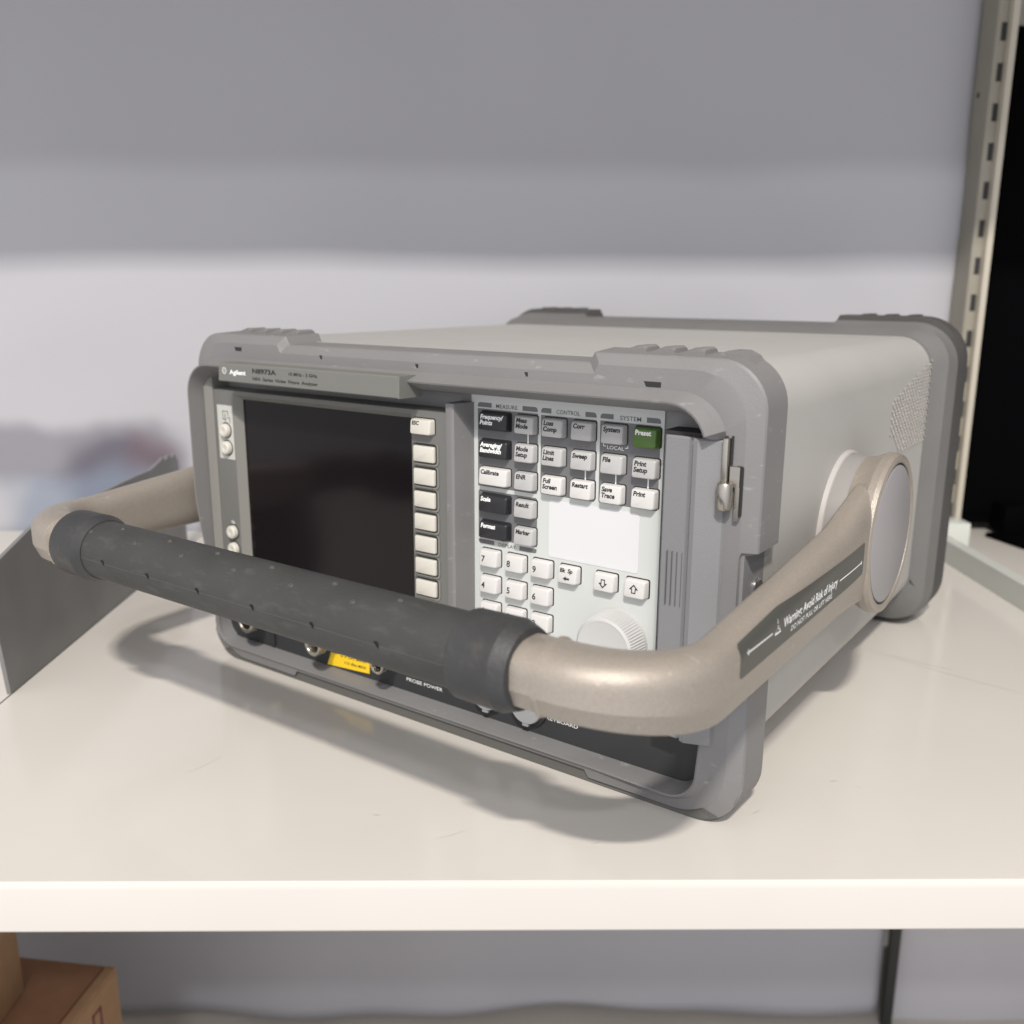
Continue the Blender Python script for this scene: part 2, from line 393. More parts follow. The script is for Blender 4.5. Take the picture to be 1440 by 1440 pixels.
# ---- keys
def keycap(w, h, depth=4.0, mat_=None, tilt=.10, r=1.0, name='key'):
    mb = MB()
    def lay(ins, y, s=0): 
        return [(a, y - s * (h / 2 - b) , b) for a, b in rrect(-w / 2 + ins, w / 2 - ins * 1.6, -h / 2 + ins * .8, h / 2 - ins, r, 4)]
    f = depth - .8
    mb.loft([lay(-.15, 0), lay(.08, -f * .7, 0), lay(.22, -f + .45, tilt), lay(.45, -f + .05, tilt), lay(.75, -f - .1, tilt)], False, True)
    return mb.mesh(name, mat_, smooth=40)
def key(x0, x1, z0, z1, txt, km, ink, y0=0.0, size=2.7, depth=4.0, lz=None, italic=.15, gap=.55, bold=2.0, well=True, tx=None, parent=None):
    w, h = x1 - x0, z1 - z0; cx, cz = (x0 + x1) / 2, (z0 + z1) / 2; tilt = .10
    k = link('key', keycap(w, h, depth, km), inst); k.location = (cx * MM, y0 * MM, cz * MM)
    if well:
        mb = MB(); mb.prism(rrect(-w / 2 - .45, w / 2 + gap + .35, -h / 2 - .2, h / 2 + .75, 1.1, 3), lambda a, b: (a, -.12, b), lambda a, b: (a, .3, b))
        mb.obj('key_gap', M['well'], k, smooth=0)
    if txt:
        mb = MB(); f = depth - .8 + .12
        L = txt.split('|'); 
        for i, s in enumerate(L):
            zz = (h / 2 - size * 1.0 - i * size * .92) if lz is None else lz
            xx = -w / 2 + (1.3 if tx is None else tx) - i * .15
            wd = None
            V, F = text2d(s, size, bold=bold, shear=italic)
            if V:
                xm = max(v[0] for v in V); lim = w - 2.9
                sc_ = min(1.0, lim / xm)
                V = [(a * sc_, b) for a, b in V]
            mb.add([(xx + a, -f - tilt * (h / 2 - (zz + b)) - .06, zz + b) for a, b in V], F)
        o = mb.obj('legend', ink, k, smooth=0, recalc=False); flip_front(o.data)
    return k

# panel
mb = MB(); mb.prism(rrect(210.6, 321.2, 58, 187.2, .4, 2), lambda a, b: (a, -.05, b), lambda a, b: (a, 3, b))
kp = mb.obj('key_panel', M['panel'], inst, smooth=0)
def patch(mb, x0, x1, z0, z1, rs, y=-.09, mi=0):
    # rs: radii bl, br, tr, tl
    P = []
    for (cx, cz, a0, r) in ((x1, z0, -PI / 2, rs[1]), (x1, z1, 0, rs[2]), (x0, z1, PI / 2, rs[3]), (x0, z0, PI, rs[0])):
        sx = -1 if cx == x1 else 1; sz = 1 if cz == z0 else -1
        P += arc(cx + sx * r, cz + sz * r, r, a0, a0 + PI / 2, 4) if r > 0 else [(cx, cz)]
    mb.add([(a, y, b) for a, b in P], [tuple(range(len(P)))], mi)
mb = MB()
patch(mb, 214.7, 252.2, 139.7, 180.3, (0, 1.2, 0, 0)); patch(mb, 214.9, 252.2, 112.0, 137.6, (0, 0, 1.2, 1.2))
patch(mb, 254.0, 285.7, 140.3, 180.0, (1, 1, 0, 0)); patch(mb, 287.7, 319.4, 140.4, 180.1, (1, 1, 0, 0))
for x0, x1, l, r_ in ((214.7, 223.6, 1, 0), (242.8, 252.0, 0, 1), (254.0, 260, 1, 0), (279.4, 285.6, 0, 1), (287.7, 294.8, 1, 0), (312.2, 319.4, 0, 1)):
    patch(mb, x0, x1, 181.1, 183.5, (0, 0, 1.6 if r_ else 0, 1.6 if l else 0))
for x0, x1, l, r_ in ((215, 225.2, 1, 0), (241.4, 252.1, 0, 1)):
    patch(mb, x0, x1, 108.6, 111.0, (1.4 if l else 0, 1.4 if r_ else 0, 0, 0))
PT = lambda ox, oz, y=-.16: (lambda u, v: (ox + u, y, oz + v))
put_text(mb, 'MEASURE', 2.9, PT(226.4, 181.2), 1, width=13.4, bold=.2)
put_text(mb, 'CONTROL', 2.9, PT(263.0, 181.2), 1, width=13.4, bold=.2)
put_text(mb, 'SYSTEM', 2.9, PT(298.3, 181.2), 1, width=11.0, bold=.2)
put_text(mb, 'DISPLAY', 2.6, PT(228.0, 108.8), 1, width=11.2, bold=.2)
put_text(mb, 'LOCAL', 2.5, PT(291.8, 166.9), 2, width=9.0, bold=.1)
for a, b, c, d in ((289.6, 291.2, 168.0, 168.35), (289.6, 289.95, 168.0, 169.3), (301.4, 303.0, 168.0, 168.35), (302.65, 303, 168.0, 169.3),
                   (246.0, 246.7, 165, 171), (279.8, 280.5, 150.6, 157), (296.6, 297.3, 150.6, 157), (313.7, 314.4, 150.6, 157)):
    mb.add([(a, -.16, c), (b, -.16, c), (b, -.16, d), (a, -.16, d)], [(0, 1, 2, 3)], 2)
o = mb.obj('printed_markings', [M['patch'], M['greyink'], M['wink']], kp, smooth=0, recalc=False); flip_front(o.data)
mb = MB(); mb.prism(rrect(259.6, 310.4, 108.6, 138.0, 1.6, 4), lambda a, b: (a, -.28, b), lambda a, b: (a, -.05, b))
mb.obj('blank_label', M['blank'], inst, smooth=0)

COLX = dict(A=(218.2, 236.2), B=(240.6, 252.4), C=(257.0, 269.3), D=(273.9, 285.9), E=(290.6, 302.6), F=(307.5, 320.0))
KEYS = [('A', 0, 'Frequency/|Points', 'b'), ('B', 0, 'Meas|Mode', 's'), ('C', 0, 'Loss|Comp', 's'), ('D', 0, 'Corr', 's'), ('E', 0, 'System', 's'), ('F', 0, 'Preset', 'g'),
        ('A', 1, 'Averaging/|Bandwidth', 'b'), ('B', 1, 'Mode|Setup', 's'), ('C', 1, 'Limit|Lines', 's'), ('D', 1, 'Sweep', 's'), ('E', 1, 'File', 's'), ('F', 1, 'Print|Setup', 's'),
        ('A', 2, 'Calibrate', 'w'), ('B', 2, 'ENR', 's'), ('C', 2, 'Full|Screen', 'w'), ('D', 2, 'Restart', 'w'), ('E', 2, 'Save|Trace', 'w'), ('F', 2, 'Print', 'w'),
        ('A', 3, 'Scale', 'b'), ('B', 3, 'Result', 's'), ('A', 4, 'Format', 'b'), ('B', 4, 'Marker', 's')]
for c, r, t, k in KEYS:
    x0, x1 = COLX[c]; z0 = 170.5 - 14.3 * r
    dx = .6   # parallax of the cap's front face
    key(x0 - dx, x1 - dx, z0 - .6, z0 + 8.4, t, M[{'b': 'keyb', 'w': 'keyw', 'g': 'keyg', 's': 'keys'}[k]], M['ink'] if k in 'ws' else M['wink'],
        size=3.15, italic=.12 if c != 'F' or r else 0)
NX = [(218.3, 230.0), (234.8, 246.5), (251.0, 262.7)]
for r in range(4):
    for c in range(3):
        s = [['7', '8', '9'], ['4', '5', '6'], ['1', '2', '3'], ['0', '.', '+/-']][r][c]
        z0 = 97.8 - 14.5 * r
        if z0 < 58: continue
        key(NX[c][0] - .45, NX[c][1] - .45, z0 - .5, z0 + 8.4, s, M['keyw'], M['ink'], size=4.6, italic=0, bold=1.0, lz=-1.8, tx=1.5)
kb = key(267.2, 278.4, 97.3, 106.0, 'Bk  Sp', M['keyw'], M['ink'], size=2.9)
for kx, up in ((288.0, -1), (304.8, 1), (None, 0)):
    if kx is None: k2, w2 = kb, 11.2
    else: k2 = key(kx, kx + 11.5, 97.3, 106.1, '', M['keyw'], M['ink']); w2 = 11.5
    mb = MB(); yy = lambda z: -3.45 - .10 * (4.4 - z) - .06
    if up:
        out = [(0, 2.5), (2.4, 0), (1.15, 0), (1.15, -1.9), (-1.15, -1.9), (-1.15, 0), (-2.4, 0)]
        inn = [(0, 1.75), (1.25, .42), (.72, .42), (.72, -1.45), (-.72, -1.45), (-.72, .42), (-1.25, .42)]
        if up < 0: out = [(a, -b) for a, b in out]; inn = [(a, -b) for a, b in inn]
        P = [(a - .2, yy(b), b) for a, b in out + inn]
        mb.add(P, [(i, (i + 1) % 7, 7 + (i + 1) % 7, 7 + i) for i in range(7)])
    else:
        P = [(-2, -1.6), (-.4, -.5), (-.4, -1.15), (1.6, -1.15), (1.6, -2.05), (-.4, -2.05), (-.4, -2.7)]
        mb.add([(a, yy(b), b) for a, b in P], [tuple(range(7))])
    o = mb.obj('arrow_legend', M['ink'], k2, smooth=0, recalc=False); flip_front(o.data)

# soft keys beside the screen
key(180.6, 194.6, 165.6, 173.6, 'ESC', M['softk'], M['ink'], y0=-11, size=2.9, gap=.5)
sk = None
for i in range(7):
    zc = 155.0 - 12.35 * i
    if sk is None:
        mb = MB(); w, h = 14.6, 8.6
        def lay(ins, y): return [(a, y - .035 * (w / 2 - abs(a)) * 1.0, b) for a, b in rrect(-w / 2 + ins, w / 2 - ins, -h / 2 + ins * .6, h / 2 - ins * .6, .8, 4)]
        mb.loft([lay(0, .5), lay(0, -.9), lay(.3, -1.5), lay(.9, -1.8)], False, True); sk = mb.mesh('softkey', M['softk'], smooth=40)
        mb = MB(); mb.prism(rrect(-7.4, 8.2, -4.9, 5.6, 1.6, 4), lambda a, b: (a, -.1, b), lambda a, b: (a, .2, b)); sw = mb.mesh('softkey_gap', M['well'], smooth=0)
        mb = MB(); A = rrect(-8.6, 9.6, -6.0, 6.0, 2.4, 4); B = rrect(-8.4, 8.5, -5.1, 5.8, 1.8, 4)
        mb.loft([XZ(A, 0), XZ(A, -.45), XZ(B, -.45), XZ(B, 0)], False, False); sr = mb.mesh('softkey_rim', M['module2'], smooth=0)
    k = link('softkey', sk, inst); k.location = (187.8 * MM, -11.1 * MM, zc * MM)
    link('softkey_gap', sw, k); link('softkey_rim', sr, k)

# knob
mb = MB(); n = 144
prof = [(0, 16.8), (-1.6, 16.8), (-2.4, 16.5), (-11.8, 15.4), (-13.2, 14.9), (-13.9, 13.9), (-13.6, 12.4)]
loops = []
for q, (y, r) in enumerate(prof):
    lp = []
    for i in range(n):
        rr = r + (.45 if (i % 2 == 0 and 2 <= q <= 4) else 0)
        a = 2 * PI * i / n; lp.append((rr * math.cos(a), y, rr * math.sin(a)))
    loops.append(lp)
mb.loft(loops, False, True)
kn = mb.obj('tuning_knob', M['knob'], inst, smooth=25); kn.location = (300.2 * MM, 0, 72.6 * MM)
mb = MB(); mb.lathe_y(0, 0, [(0, 3.6), (-.35, 3.4), (-.1, 2.2), (.0, .01)], 28)
o = mb.obj('finger_dimple', mat('dimple_grey', (.22, .22, .22), .5), kn, smooth=40); o.location = (-6.2 * MM, -13.75 * MM, -3.2 * MM)

# ---- media door on the right, with its hinge
mb = MB()
def dl(z, i=0):
    return [(a, b, z) for a, b in ((328.6 + i, 0), (329.2 + i, -14.6), (330.4 + i, -16.2 + i), (341.6, -17.2 + i), (342.4, -16.0 + i), (343.2, -15.8 + i), (344.2, -18.6 + i), (346.5, -19.4 + i), (357.6 - i, -15.6 + i), (358.6 - i, -13.6), (358.6 - i, 0))]
mb.loft([dl(39.4, .6), dl(40), dl(178.6), dl(179.3, .6)])
dr = mb.obj('media_door', M['door'], inst, smooth=20)
mb = MB(); mb.box(328.4, 358, -14.6, -1, 179.5, 181.0); mb.box(359.7, 360.5, -14.9, -14.1, 169, 181.2); mb.obj('door_gap', M['well'], dr, smooth=0)
mb = MB()
for k in range(4):
    x = 333.2 + k * 2.45
    mb.box(x, x + .28, -17.3, -16.2, 103, 128)
mb.obj('door_slots', M['greyink'], dr, smooth=0)
mb = MB(); mb.box(357.0, 359.5, -18.0, -10, 161, 180.4); mb.obj('hinge_pin', M['nickel'], dr, bevel=.5, smooth=40)
mb = MB(); mb.lathe_y(0, 0, [(0, 1)], 3) if False else None
n = 28
mb.loft([[(359.3 + 3.3 * r_ * math.cos(2 * PI * i / n), -18.4 + 3.3 * r_ * math.sin(2 * PI * i / n), z) for i in range(n)] for z, r_ in ((150.4, .85), (151, 1), (161.4, 1), (162, .85))])
mb.box(360.2, 364.6, -16.2, -14.4, 160, 168.6); mb.box(362.8, 364.8, -16.2, -14.4, 145.5, 160)
mb.obj('hinge', M['nickel'], dr, smooth=40, bevel=0)
mb = MB(); mb.prism(rrect(362.2, 365.6, 147, 168.8, 1.0, 3), lambda a, b: (a, -14.6, b), lambda a, b: (a, -14.05, b)); mb.obj('hinge_recess', M['well'], dr, smooth=0)

# ---- connector strip
mb = MB(); mb.prism(rrect(7.6, 350.2, 12.0, 57, 11, 8), lambda a, b: (a, -5, b), lambda a, b: (a, .4, b)); cp = mb.obj('connector_panel', M['dark'], inst, smooth=20)
mb = MB(); mb.box(49.5, 52.5, -7, -4.9, 14, 55); mb.box(14, 49.5, -6.2, -4.9, 13.6, 55); mb.obj('raised_divider', M['dark'], cp, bevel=.3)
def ncon(x, z, r, y1, name='coaxial_socket'):
    mb = MB()
    mb.lathe_y(x, z, [(-5, r * 1.25), (-7, r * 1.25), (-7.2, r * .82), (y1 + 6, r * .82), (y1 + 5.6, r), (y1 + 3.6, r), (y1 + 3.4, r * .9), (y1 + 3.0, r * .9), (y1 + 2.8, r), (y1 + .4, r), (y1, r * .93), (y1, r * .72), (y1 + .5, r * .66), (y1 + 9, r * .64)], 40)
    c = mb.obj(name, M['nickel'], inst, smooth=40)
    m2 = MB(); m2.lathe_y(x, z, [(y1 + 8, r * .65), (y1 + 8, .01)], 32); m2.obj('bore', M['well'], c)
    m2 = MB(); m2.lathe_y(x, z, [(y1 + 8.5, r * .16), (y1 + 2.5, r * .16), (y1 + 2.2, .01)], 16); m2.obj('centre_pin', M['nickel'], c, smooth=30)
    m2 = MB(); m2.lathe_y(x, z, [(-5, r * 1.5), (-6.4, r * 1.5), (-6.5, r * 1.1)], 40); m2.obj('washer', M['well'], c, smooth=30)
    return c
ncon(43.6, 33.2, 7.5, -22); ncon(107.6, 32.6, 6.8, -24); ncon(158.8, 31.9, 5.1, -23)
for x, z, r in ((226, 27.2, 8.6), (252.5, 27.8, 9.6)):
    mb = MB(); mb.lathe_y(x, z, [(-5, r + 2.2), (-7.2, r + 2.0), (-7.6, r + .4)], 40, cap1=True); c = mb.obj('round_socket', M['well'], inst, smooth=40)
    mb = MB(); mb.lathe_y(x, z, [(-7, r), (-9.6, r), (-10.2, r - .5), (-10.3, .01)], 40); mb.box(x - 1.8, x + 1.8, -9.8, -7.6, z - r - 1.2, z - r + 2); mb.obj('socket_cap', M['capgrey'], c, smooth=30)
mb = MB(); mb.prism([(100.2, 12.9), (135.8, 15.4), (136.8, 28), (106, 27)], lambda a, b: (a, -5.5, b), lambda a, b: (a, -5.0, b)); yl = mb.obj('yellow_label', M['yellow'], inst, smooth=0)
mb = MB()
rot = lambda ox, oz: (lambda u, v: (ox + u, -5.56, oz + v + u * .04))
put_text(mb, 'MAX INPUT 50 \u03a9', 2.5, rot(110.5, 24.4), bold=.8, width=24); put_text(mb, '0 V DC MAX', 2.5, rot(112, 20.6), bold=.8, width=22); put_text(mb, '+15 dBm MAX', 2.5, rot(115, 16.8), bold=.8, width=18.5)
o = mb.obj('lettering', M['ink'], yl, smooth=0, recalc=False); flip_front(o.data)
mb = MB()
put_text(mb, 'KEYBOARD', 3.1, PT(262.6, 22.0, -5.08), 0, width=19.4); put_text(mb, 'PROBE POWER', 3.1, PT(165.5, 18.6, -5.08), 0, width=27)
o = mb.obj('panel_lettering', M['wink'], cp, smooth=0, recalc=False); flip_front(o.data)

# ---- screw in the bumper's side notch
mb = MB(); mb.lathe_x(4, 112, [(366, 4.4), (368.2, 4.4), (369.0, 3.6), (369, .01)], 28); 
mb.lathe_x(4, 112, [(366, 6.6), (366.9, 6.4), (366.9, 4.3)], 28)
mb.obj('side_screw', M['chrome'], inst, smooth=30)
mb = MB(); mb.box(365.6, 367.3, -12, 11.4, 86, 130.4); mb.obj('side_recess', M['door'], inst)

# ---- handle
YB, ZB, RB = -122.9, 107.4, 12.6
XO = 394.4; WA = 17.8; XA = XO - WA / 2     # arm outer face and centre
RC = 38.8
def smooth(t): t = min(1, max(0, t)); return t * t * (3 - 2 * t)
def outline(bt):
    # cross-section, a outwards, b upwards: flat outer face, crease to a slanted lower face, rounded elsewhere
    P = [(1, -.30 + (bt + .30) * i / 4) for i in range(4)]
    P += [(.05 + .95 * math.cos(t * PI / 20), bt + (1 - bt) * math.sin(t * PI / 20)) for t in range(0, 11)]
    P += [(-.3 + .7 * math.cos(PI / 2 + t * PI / 16), .3 + .7 * math.sin(PI / 2 + t * PI / 16)) for t in range(0, 9)]
    P += [(-.3 + .7 * math.cos(PI + t * PI / 16), -.3 + .7 * math.sin(PI + t * PI / 16)) for t in range(0, 9)]
    P += [(.35, -1), (.52, -.975), (.66, -.93), (.755, -.86)] + [(.755 + .245 * i / 4, -.86 + .56 * i / 4) for i in range(1, 4)]
    return P
def section(w, h, bt): return [(w / 2 * a, h / 2 * b) for a, b in outline(bt)]
def arm_at(y):
    g = smooth((y - 45) / 70); q = min(1.0, (y - YB - RC) / 150)
    return XA - .8 * g, 103.3 + 8 * q + 4 * g, WA - 2 * g, 29.9 + 14 * q + 20 * g
BT = .45
def arm_x(y, z):
    xc, zc, w, h = arm_at(max(y, YB + RC)); b = (z - zc) / (h / 2)
    if b > BT: a = .05 + .95 * math.sqrt(max(0, 1 - ((b - BT) / (1 - BT)) ** 2))
    elif b < -.30: a = 1 - .245 * (-.30 - b) / .56
    else: a = 1
    return xc + w / 2 * a
def handle_side(mirror):
    st = []      # (x, y, z, dirx, diry, w, h, e)
    # arm from the hub forwards
    for k in range(17):
        t = k / 16; y = 132 - t * (132 - (YB + RC)); 
        xc, zc, w, h = arm_at(y); st.append((xc, y, zc, 0, -1, w, h, BT))
    # bend
    nb = 14
    for k in range(1, nb + 1):
        a = (PI / 2) * k / nb; f = smooth(k / nb)
        cx, cy = XA - RC, YB + RC
        st.append((cx + RC * math.cos(a), cy - RC * math.sin(a), 103.3 + (ZB - 103.3) * f, -math.sin(a), -math.cos(a), WA + (2 * RB - WA + .4) * f, 29.9 + (2 * RB - 29.9) * f, BT - .2 * f))
    # straight end towards the grip, raised seam and narrower neck
    for x, r in ((344.2, RB + .2), (343.7, RB + .8), (342.5, RB + .8), (341.9, RB - .3), (334, RB - .3), (324, RB - .3)):
        st.append((x, YB, ZB, -1, 0, 2 * r, 2 * r, .25))
    L = []
    for x, y, z, dx, dy, w, h, e in st:
        nx, ny = -dy, dx       # right-hand normal in plan
        lp = []
        for a, b in section(w, h, e):
            X = x + nx * a; Y = y + ny * a
            lp.append(((373 - X) if mirror else X, Y, z + b))
        L.append(lp)
    return L
mb = MB(); mb.loft(handle_side(False)); mb.loft(handle_side(True))
for s in (0, 1):
    prof = [(377, 30), (378, 39.6), (382, 40.2), (385, 41.6), (388, 43), (391.5, 43), (393.6, 42), (394.4, 40.2), (394.0, 38.2), (392.8, 37.6)]
    prof = [((373 - x) if s else x, r) for x, r in prof]
    mb.lathe_x(125, 114.8, prof, 96, cap0=True, cap1=True)
hd = mb.obj('carrying_handle', M['handle'], inst, smooth=17)
for s in (0, 1):
    fx = lambda x: (373 - x) if s else x
    mb = MB(); mb.lathe_x(125, 114.8, [(fx(392), 37.0), (fx(393.6), 36.6), (fx(394.1), 35.6), (fx(394.2), .01)], 96); mb.obj('hub_cap', M['hubcap'], hd, smooth=30)
    mb = MB(); mb.lathe_x(125, 114.8, [(fx(392.6), 37.9), (fx(393.3), 37.9), (fx(393.3), 36.9), (fx(392.6), 36.9)], 96); mb.obj('hub_cap_gap', M['well'], hd, smooth=30)
    mb = MB(); mb.lathe_x(125, 114.8, [(fx(366.8), 42.0), (fx(368.4), 41.8), (fx(369.2), 41.3), (fx(369.6), 40.2)], 96); mb.obj('hub_ring', M['wring'], inst, smooth=20)
    mb = MB(); mb.lathe_x(125, 114.8, [(fx(366.5), 39.5), (fx(371.0), 40.3), (fx(378), 39.2)], 96, cap1=True); mb.obj('hub_boss', M['boss'], inst, smooth=30)
# grip
mb = MB(); n = 64
def gl(x, r, fl=1): 
    lp = []
    for i in range(n):
        a = 2 * PI * i / n; rr = r
        lp.append((x, YB + rr * math.cos(a), ZB + rr * math.sin(a)))
    return lp
mb.loft([gl(x, 15.1) for x in (60, 100, 187, 250, 314)])
gr = mb.obj('hand_grip', M['grip'], hd, smooth=35)
mb = MB()     # moulding seam with its small notches, and the little nubs of the grip
a0 = math.radians(181.5)
def on(x, a, r): return (x, YB + r * math.cos(a), ZB + r * math.sin(a))
mb.loft([[on(x, a0 - .014, 15.0), on(x, a0 - .006, 15.22), on(x, a0 + .006, 15.22), on(x, a0 + .014, 15.0)] for x in (64, 310)])
random.seed(3)
for x, ad in [(69 + 37.1 * k, 127.5) for k in range(6)] + [(88 + 37.1 * k, 101) for k in range(6)]:
    a = math.radians(ad); xx = x + random.uniform(-1, 1)
    c = Vector(on(xx, a, 15.05)); nrm = Vector((0, math.cos(a), math.sin(a))); t = Vector((1, 0, 0)); b = nrm.cross(t)
    mb.loft([[tuple(c + nrm * h + t * (1.3 * r * math.cos(q * PI / 4)) + b * (r * math.sin(q * PI / 4))) for q in range(8)] for h, r in ((-.2, 1.25), (.35, 1.05), (.5, .7), (.05, .5))])
mb.obj('moulding_marks', mat('rubber_highlights', (.075, .075, .072), .5), gr, smooth=40)  # lighter than the grip: highlights on seam and nubs put into the colour
for x in (86, 123.2, 161, 198.6, 235.5, 271.4):
    mb = MB(); c = Vector(on(x, math.radians(178.5), 15.12)); nrm = Vector((0, math.cos(math.radians(178.5)), math.sin(math.radians(178.5)))); t = Vector((1, 0, 0)); b = nrm.cross(t)
    P = [(-1.3, .8), (.6, 1.2), (1.6, -.3), (1.3, -1.9), (-.2, -.5)]
    mb.add([tuple(c + t * p[0] * 1.0 + Vector((0, 0, 1)) * p[1] * .95 + nrm * .12) for p in P], [tuple(range(5)), tuple(range(4, -1, -1))])
    mb.obj('pin_hole', M['well'], gr, smooth=0, recalc=False)
for x0, x1 in ((40, 67), (306, 332.5)):
    mb = MB(); mb.loft([gl(x0 - .1, 14), gl(x0, 16.4), gl(x0 + .9, 17.4), gl(x1 - 6.2, 17.7), gl(x1 - 5.6, 17.5), gl(x1 - .2, 15.6 if x0 < 100 else 15.4), gl(x1, 13.4)])
    mb.obj('end_collar', M['collar'], gr, smooth=18)
# warning label on the right arm
mb = MB()
def arm(u, v, o=0.0): return (XO + .16 + o, u, v)
lab = [(-76, 103.3), (-77.5, 103.6), (-78.2, 105), (-74.0, 120.0), (-72.5, 121), (74, 119.2), (75, 118.4), (75, 106), (74, 105)]
lab = [(-78.2, 103.2), (-79.0, 112), (-77.0, 120.2), (-74.5, 121.2), (74, 119.6), (75, 118.6), (74.6, 105.6), (73.6, 104.8)]
ny_, nz_ = 40, 14; V = []
for j in range(nz_ + 1):
    for i in range(ny_ + 1):
        t = i / ny_; u = j / nz_; y = -78.6 + t * 153.4
        zb = 103.4 + 2.0 * t; zt = 119.6 + 1.8 * t
        y += (1.6 if i == 0 and j in (0, nz_) else 0) - (1.2 if i == ny_ and j in (0, nz_) else 0)
        z = zb + (zt - zb) * u
        zc_, h_ = arm_at(max(y, YB + RC))[1::2]; zt = min(zt, zc_ + h_ / 2 * .84); z = zb + (zt - zb) * u
        V.append((arm_x(y, z) + .14, y, z))
mb.add(V, [(j * (ny_ + 1) + i, j * (ny_ + 1) + i + 1, (j + 1) * (ny_ + 1) + i + 1, (j + 1) * (ny_ + 1) + i) for j in range(nz_) for i in range(ny_)])
wl = mb.obj('warning_label', M['warn'], inst, smooth=60)
mb = MB()
AX = lambda a, b: (arm_x(a, b) + .2, a, b)
AT = lambda oy, oz: (lambda u, v: AX(oy + u, oz + v))
put_text(mb, 'Warning: Avoid Risk of Injury', 5.6, AT(-36, 110.8), bold=1.0, width=68)
put_text(mb, 'DO NOT PULL OR LIFT HERE', 3.2, AT(-27, 106.7), bold=.3, width=52)
T = [(-45.5, 110.2), (-39.0, 110.2), (-42.2, 116.4)]; T2 = [(-44.3, 110.9), (-40.2, 110.9), (-42.2, 114.8)]
mb.add([AX(a, b) for a, b in T + T2], [(i, (i + 1) % 3, 3 + (i + 1) % 3, 3 + i) for i in range(3)])
mb.add([AX(a, b) for a, b in ((-42.6, 112), (-41.9, 112), (-41.9, 113.8), (-42.6, 113.8))], [(0, 1, 2, 3)])
for a, b in ((-71.5, -48), (35, 70)):
    
    for k in range(6):
        c, d = a + (b - a) * k / 6, a + (b - a) * (k + 1) / 6
        mb.add([AX(c, 111.7), AX(d, 111.7), AX(d, 112.3), AX(c, 112.3)], [(0, 1, 2, 3)])
for a, s in ((-71.5, -1), (70, 1)):
    mb.add([AX(a + s * 1.6, 112), AX(a - s * .3, 113.3), AX(a - s * .3, 110.7)], [(0, 1, 2)])
o = mb.obj('lettering', M['wink'], wl, smooth=0, recalc=False)
bm = bmesh.new(); bm.from_mesh(o.data)
for f in bm.faces:
    f.normal_update()
    if f.normal.x < 0: f.normal_flip()
bm.to_mesh(o.data); bm.free()

# =================================================================== THE SHELVING (world = shelf axes, mm)
# display shelf: rounded front lip, front face 24 mm high
def shelf_board(name, x0, x1, yf, yb, zt, hf, m, label=None, cat='shelf', th=14):
    prof = [(yb, zt), (yf + 2.2, zt), (yf + 1.2, zt - .1), (yf + .7, zt + .25), (yf + .2, zt - .5), (yf - .3, zt - 1.8), (yf - .5, zt - 3.2), (yf, zt - hf + 1), (yf + .6, zt - hf), (yf + 2.5, zt - hf), (yf + 3, zt - th), (yb, zt - th)]
    mb = MB(); mb.loft([[(x, a, b) for a, b in prof] for x in (x0, x0 + (x1 - x0) / 2, x1)])
    o = mb.obj(name, [m, M['seam']], None, smooth=16)
    for p in o.data.polygons:
        c = p.center / MM
        if abs(c.z - zt) < .3 and yf + .6 < c.y < yf + 1.3: p.material_index = 1
    return tag(o, label, cat)
mainshelf = shelf_board('shelf_board', -296, 400, 348.5, 926, 0, 23.8, M['shelf'], 'cream painted metal shelf that the test instrument stands on')
shelf_board('shelf_board', -1000, -297.2, 348.5, 926, 0, 23.8, M['shelf'], 'cream shelf of the next bay at the far left, beyond the grey divider')
shelf_board('shelf_board', 411.5, 1100, 348.5, 1100, -2, 23.8, M['shelf'], 'pale shelf at far right under the foot of the black monitor')
shelf_board('shelf_board', -1000, 1100, 348.5, 926, 768, 24, M['shelf'], 'cream shelf one level above the test instrument')
# scuff marks on the shelf top
mb = MB(); random.seed(11)
def mark(pts, w):
    n = len(pts); V = []
    for i, (x, y) in enumerate(pts):
        ww = w * (0.15 + math.sin(PI * (i + .5) / n)); V += [(x, y - ww, .06), (x, y + ww, .06)]
    mb.add(V, [(2 * i, 2 * i + 2, 2 * i + 3, 2 * i + 1) for i in range(n - 1)])
def arcmark(x, y, L, a, bend, w): mark([(x + L * t * math.cos(a) - bend * t * t * math.sin(a), y + L * t * math.sin(a) + bend * t * t * math.cos(a)) for t in [i / 9 for i in range(10)]], w)
for x, y, L, a, b, w in ((-128, 500, 26, 1.0, 5, .22), (-118, 492, 14, .9, -3, .3), (118, 400, 6, .5, 1, .28), (250, 610, 105, -.95, 14, .3), (262, 598, 40, -.8, 4, .35), (236, 640, 30, -1.1, 2, .2),
                         (-160, 440, 22, .7, 6, .18), (40, 376, 4, .1, 1, .2), (165, 430, 4, .2, 0, .4), (178, 423, 3, 2, 0, .4), (-30, 380, 16, .3, 3, .14), (210, 480, 6, 1.2, 1, .3), (-60, 400, 3, 0, 0, .4)): arcmark(x, y, L, a, b, w)
mb.obj('scuff_marks', mat('scuff_grey', (.46, .43, .39), .3), mainshelf, smooth=0, recalc=False)
# side rail
mb = MB(); mb.loft([[(a, y, b) for a, b in ((400.2, -14), (400.2, 2.5), (401.2, 19), (402.2, 20), (410, 20), (411, 19), (411.3, -14))] for y in (352, 893)])
tag(mb.obj('shelf_rail', M['rail'], None, smooth=20), 'pale green grey raised rail along the right edge of the shelf', 'rail')
